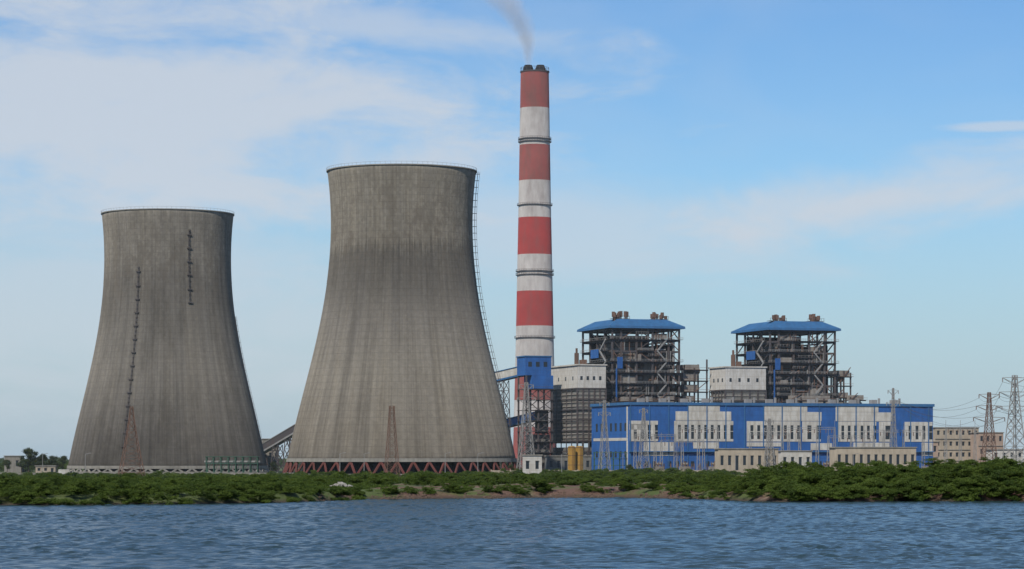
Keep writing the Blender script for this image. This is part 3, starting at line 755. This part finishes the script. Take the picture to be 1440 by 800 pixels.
g.make('wall',M['conc'],e)
def truck(px,D,mat):
    e=group('parked_truck',X(px,D),D,GZ); g=MB()
    g.box(-2.6,1.6,-1.1,1.1,.9,3.0); g.hexa([(1.75,-1.05,.7),(3.4,-1.05,.7),(3.4,1.05,.7),(1.75,1.05,.7)],[(1.75,-1,2.7),(2.8,-1,2.7),(2.8,1,2.7),(1.75,1,2.7)])
    g.make('body',M[mat],e)
    g=MB()
    for x in(-1.8,2.5):
        for y in(-1.1,.85): g.cyl((x,y,.5),(x,y+.25,.5),.5,None,14)
    g.box(-2.6,3.2,-.5,.5,.55,.8); g.box(2.0,2.7,-1.06,-1.03,1.7,2.4); g.make('wheels_chassis_glass',M['dark'],e)
truck(92,1110,'white')
# ------------------------------------------------------------ foliage
def leaf_mat(name,c0,c1,c2):
    m=bpy.data.materials.new(name); nt,b=nodes_of(m)
    oi=N(nt,'ShaderNodeObjectInfo'); ge=N(nt,'ShaderNodeNewGeometry')
    n=noise(nt,ge.outputs['Position'],.09,3,.6); n2=noise(nt,ge.outputs['Position'],1.6,2,.6)
    c=mix(nt,ramp(nt,math_(nt,'ADD',math_(nt,'MULTIPLY',oi.outputs['Random'],.45),math_(nt,'MULTIPLY',n,.6)),[(.2,0.),(.8,1.)]),c0,c1)
    c=mix(nt,ramp(nt,n2,[(.5,0.),(.75,.6)]),c,c2)
    nt.links.new(c,b.inputs['Base Color']); b.inputs['Roughness'].default_value=.6; b.inputs['Specular IOR Level'].default_value=.2
    tr=N(nt,'ShaderNodeBsdfTranslucent'); nt.links.new(c,tr.inputs[0]); ms=N(nt,'ShaderNodeMixShader'); ms.inputs[0].default_value=.2
    nt.links.new(b.outputs[0],ms.inputs[1]); nt.links.new(tr.outputs[0],ms.inputs[2]); nt.links.new(ms.outputs[0],nt.nodes['Material Output'].inputs[0])
    return m
LM=leaf_mat('mangrove_leaf',(.024,.050,.008),(.090,.135,.020),(.14,.18,.035))
LD=leaf_mat('tree_leaf',(.03,.045,.018),(.055,.075,.025),(.08,.09,.03))
def leafquads(P,Nr,size):
    n=len(P); r=rng.normal(size=(n,3)); Nn=Nr+.7*r/np.linalg.norm(r,axis=1,keepdims=True)
    Nn/=np.linalg.norm(Nn,axis=1,keepdims=True)
    t=np.cross(Nn,rng.normal(size=(n,3))); t/=np.linalg.norm(t,axis=1,keepdims=True); b=np.cross(Nn,t)
    s=(size*rng.uniform(.6,1.3,n))[:,None]
    V=np.stack([P-t*s,P-b*s*.55,P+t*s,P+b*s*.55],1).reshape(-1,3)
    Fc=np.arange(4*n).reshape(n,4)
    return V,Fc
def clump(i):
    pts=[];nr=[]
    for k in range(7):
        c=rng.normal(size=3)*np.array([.5,.5,.35]); c[2]=abs(c[2]); rr=rng.uniform(.3,.6)
        n=80; d=rng.normal(size=(n,3)); d/=np.linalg.norm(d,axis=1,keepdims=True); d[:,2]=np.abs(d[:,2])*1.0-.2
        pts.append(c+d*rr*rng.uniform(.75,1.15,(n,1))*np.array([1,1,.85])); nr.append(d)
    V,Fc=leafquads(np.concatenate(pts),np.concatenate(nr),.10)
    me=bpy.data.meshes.new('leaf_clump'); me.from_pydata(V.tolist(),[],Fc.tolist()); me.materials.append(LM)
    return bpy.data.objects.new('leaf_clump',me)
coll=bpy.data.collections.new('leaf_clumps')
for i in range(6): coll.objects.link(clump(i))
def scatter(name,P,S,coll=coll):
    P=np.array(P,float); n=len(P); S=np.array(S,float)
    me=bpy.data.meshes.new(name); me.from_pydata(P.tolist(),[],[])
    a=me.attributes.new('scl','FLOAT_VECTOR','POINT'); a.data.foreach_set('vector',S.ravel())
    a=me.attributes.new('rot','FLOAT_VECTOR','POINT'); R=np.zeros((n,3)); R[:,2]=rng.uniform(0,6.28,n); R[:,0]=rng.normal(0,.2,n); a.data.foreach_set('vector',R.ravel())
    ob=bpy.data.objects.new(name,me); scene.collection.objects.link(ob)
    ng=bpy.data.node_groups.new(name+'_nodes','GeometryNodeTree')
    ng.interface.new_socket('Geometry',in_out='INPUT',socket_type='NodeSocketGeometry'); ng.interface.new_socket('Geometry',in_out='OUTPUT',socket_type='NodeSocketGeometry')
    gi=ng.nodes.new('NodeGroupInput'); go=ng.nodes.new('NodeGroupOutput'); ip=ng.nodes.new('GeometryNodeInstanceOnPoints')
    ci=ng.nodes.new('GeometryNodeCollectionInfo'); ci.inputs['Collection'].default_value=coll; ci.inputs['Separate Children'].default_value=True; ci.inputs['Reset Children'].default_value=True
    ip.inputs['Pick Instance'].default_value=True
    for nm,sk in(('scl','Scale'),('rot','Rotation')):
        na=ng.nodes.new('GeometryNodeInputNamedAttribute'); na.data_type='FLOAT_VECTOR'; na.inputs['Name'].default_value=nm
        ng.links.new(na.outputs['Attribute'],ip.inputs[sk])
    ng.links.new(gi.outputs[0],ip.inputs['Points']); ng.links.new(ci.outputs[0],ip.inputs['Instance']); ng.links.new(ip.outputs[0],go.inputs[0])
    md=ob.modifiers.new('scatter','NODES'); md.node_group=ng
    return ob
def vn(x,y,s,seed=0):
    return (math.sin(x/s+seed)+math.sin(y/s*1.3+seed*2.1)+math.sin((x+y)/s*.7+seed*3.3)+math.sin((x*.6-y)/s*1.9+seed))/4
P=[];S=[]
def put(x,y,z,r,f=.8): 
    P.append((x,y,z)); S.append((r*random.uniform(.85,1.2),r*random.uniform(.85,1.2),r*f*random.uniform(.8,1.15)))
def bush(x,y,z0,R,h,cs=1.0):
    n=int(7+R*R*1.1)
    for k in range(n):
        a=random.uniform(0,6.283); q=math.sqrt(random.random()); rr=R*q
        top=max(.1,(h-.9*cs)*math.sqrt(max(0,1-q*q*.9)))
        z=z0+top*(random.uniform(.75,1.05) if random.random()<.6 else random.uniform(0,.8))
        put(x+rr*math.cos(a),y+rr*math.sin(a),z,cs*random.uniform(.75,1.5))
# tall thicket on the right bank
x=40.
while x<235:
    s=shore(x); d=0.
    edge=min(1,max(.25,(x-38)/20))
    while d<52:
        xx=x+random.uniform(-2.2,2.2); y=s+d+random.uniform(-2,2)
        h=(5.2+1.5*min(1,max(0,(x-60)/30))+1.6*vn(xx,y,8,1)+random.uniform(-1.8,1.6))*edge*min(1,.55+d/20)
        bush(xx,y,.2 if d<3 else 1.6,random.uniform(1.9,3.6)*max(.6,edge),max(1.2,h+(1.2 if d<3 else -.2)),max(.6,edge)*1.15)
        d+=4.2
    x+=3.7
scatter('mangrove_thicket',P,S)
P=[];S=[]
x=-250.
while x<-34:
    s=shore(x); d=0.
    fade=1 if x<-52 else max(.3,(-34-x)/18)
    while d<150:
        xx=x+random.uniform(-2,2); y=s+d+random.uniform(-2,2)
        if d<10 or vn(xx,y,12,2.2)>-.3:
            h=(2.5+1.2*vn(xx,y,8,1.2)+random.uniform(-1.2,1.2))*fade
            bush(xx,y,.0 if d<3 else 1.7,random.uniform(1.5,3.2)*max(.5,fade),max(.8,h),.85)
        d+=4.2 if d<30 else 8
    x+=3.7
scatter('mangrove_thicket',P,S)
# scrub behind the bank and single bushes on it
P=[];S=[]
for i in range(560):
    D=random.uniform(730,1100); px=random.uniform(420,1030); xx=X(px,D)
    if vn(xx,D,14,3)>-.3: bush(xx,D,GZ,random.uniform(1.4,3.2),random.uniform(1.2,3.8)*(1 if D<950 else .8),.9)
for i in range(420):
    D=random.uniform(760,1120); px=random.uniform(-150,430); xx=X(px,D)
    bush(xx,D,GZ,random.uniform(1.4,3),random.uniform(.9,2.6),.9)
for i in range(150):
    D=random.uniform(1130,1175); xx=X(random.uniform(700,1420),D); bush(xx,D,GZ,random.uniform(1.5,3),random.uniform(1.6,4),1)
for px,r in((626,3.2),(643,1.7),(742,4.6),(765,2.4),(720,2.2),(865,3.8),(884,2.2),(600,1.4),(548,1.8),(500,1.3),(690,1.8),(915,2.2),(947,1.8),(820,1.6),(962,2.6),(480,1.6),(575,1.5),(835,1.8)):
    D=shore(X(px,650))+5
    bush(X(px,D),D,.8,r*.95,r*1.2+.5,.8); bush(X(px,D)+r*.6,D+1,.9,r*.5,r*.7+.3,.7)
for i in range(230):
    px=random.uniform(455,985); D=shore(X(px,650))+random.uniform(3,100); xx=X(px,D)
    if vn(xx,D,6,2)>-.1: bush(xx,D,1.6,random.uniform(.4,1.2),random.uniform(.6,1.5),.5)
scatter('scrub_bushes',P,S)
# distant treeline
P=[];S=[]
for i in range(2400):
    xx=random.uniform(-1500,1500); D=random.uniform(2600,3000); put(xx,D,GZ+random.uniform(0,3+3*vn(xx,D,60)),random.uniform(5,8),.8)
for i in range(400):
    D=random.uniform(1520,1720); xx=X(random.uniform(-300,110),D); put(xx,D,GZ+random.uniform(0,3),random.uniform(2,4),.8)
scatter('distant_treeline',P,S)
def tree(px,D,H,seed,mat=LD):
    D*=2
    rd=np.random.default_rng(seed); rr=random.Random(seed)
    e=group('casuarina_tree',X(px,D),D,GZ); g=MB(); tips=[]
    g.cyl((0,0,-.3),(.2,0,H*.45),H*.03,H*.018,8); g.cyl((.2,0,H*.45),(.1,.1,H*.85),H*.018,H*.006,7)
    for k in range(14):
        z=H*rr.uniform(.22,.8); a=rr.uniform(0,6.28); L=H*rr.uniform(.14,.30)*(1.15-z/H*.6); tp=(L*math.cos(a),L*math.sin(a),z+L*.6)
        g.cyl((.15,0,z),tp,H*.010,H*.003,6); tips+= [tp,(tp[0]*.55,tp[1]*.55,z+L*.4)]
    tips.append((.1,.1,H*.9)); g.make('trunk_and_limbs',M['bark'],e)
    pts=[];nr=[]
    for t in tips:
        n=190; d=rd.normal(size=(n,3)); d/=np.linalg.norm(d,axis=1,keepdims=True); pts.append(np.array(t)+d*H*.12*rd.uniform(.3,1.2,(n,1))*np.array([1.1,1.1,.75])); nr.append(d)
    V,Fc=leafquads(np.concatenate(pts),np.concatenate(nr),H*.022)
    me=bpy.data.meshes.new('crown'); me.from_pydata(V.tolist(),[],Fc.tolist()); me.materials.append(mat)
    o=bpy.data.objects.new('crown',me); scene.collection.objects.link(o); o.parent=e
for i,(p,D,H) in enumerate([(40,700,13),(50,712,11),(60,720,10),(74,710,9),(88,730,9),(30,740,9),(10,730,7),(1335,650,6),(1362,640,5.5),(1408,600,6),(385,680,6),(598,640,4.5),(718,600,5),(886,620,5),(1150,620,5)]): tree(p,D,H,i+20)
# stones
def rock(g,x,y,z,s):
    a=[Vector((x+random.uniform(.6,1)*s*sx_,y+random.uniform(.6,1)*s*sy_,z+(0 if b_<4 else s*random.uniform(.6,1.1)))) for b_,(sx_,sy_) in enumerate([(-1,-1),(1,-1),(1,1),(-1,1)]*2)]
    g.hexa(a[:4],a[4:])
D=682; e=group('rubble_heap',X(478,D),D,GZ); g=MB()
for i in range(90):
    x=random.gauss(0,1.8); y=random.gauss(0,1.2); rock(g,x,y,max(0,1.0-abs(x)*.3)*random.random()+.2,random.uniform(.2,.5))
g.make('stones',M['rubble'],e)
g=MB()
for i in range(1300):
    px=random.uniform(455,985); xx=X(px,645); D=shore(xx)+random.gauss(0,2.2); rock(g,xx,D,-1.5+3.5*sg((D-shore(xx)-1)/2.2)-.15,random.uniform(.1,.38))
g.make('bank_stones',M['stone'])
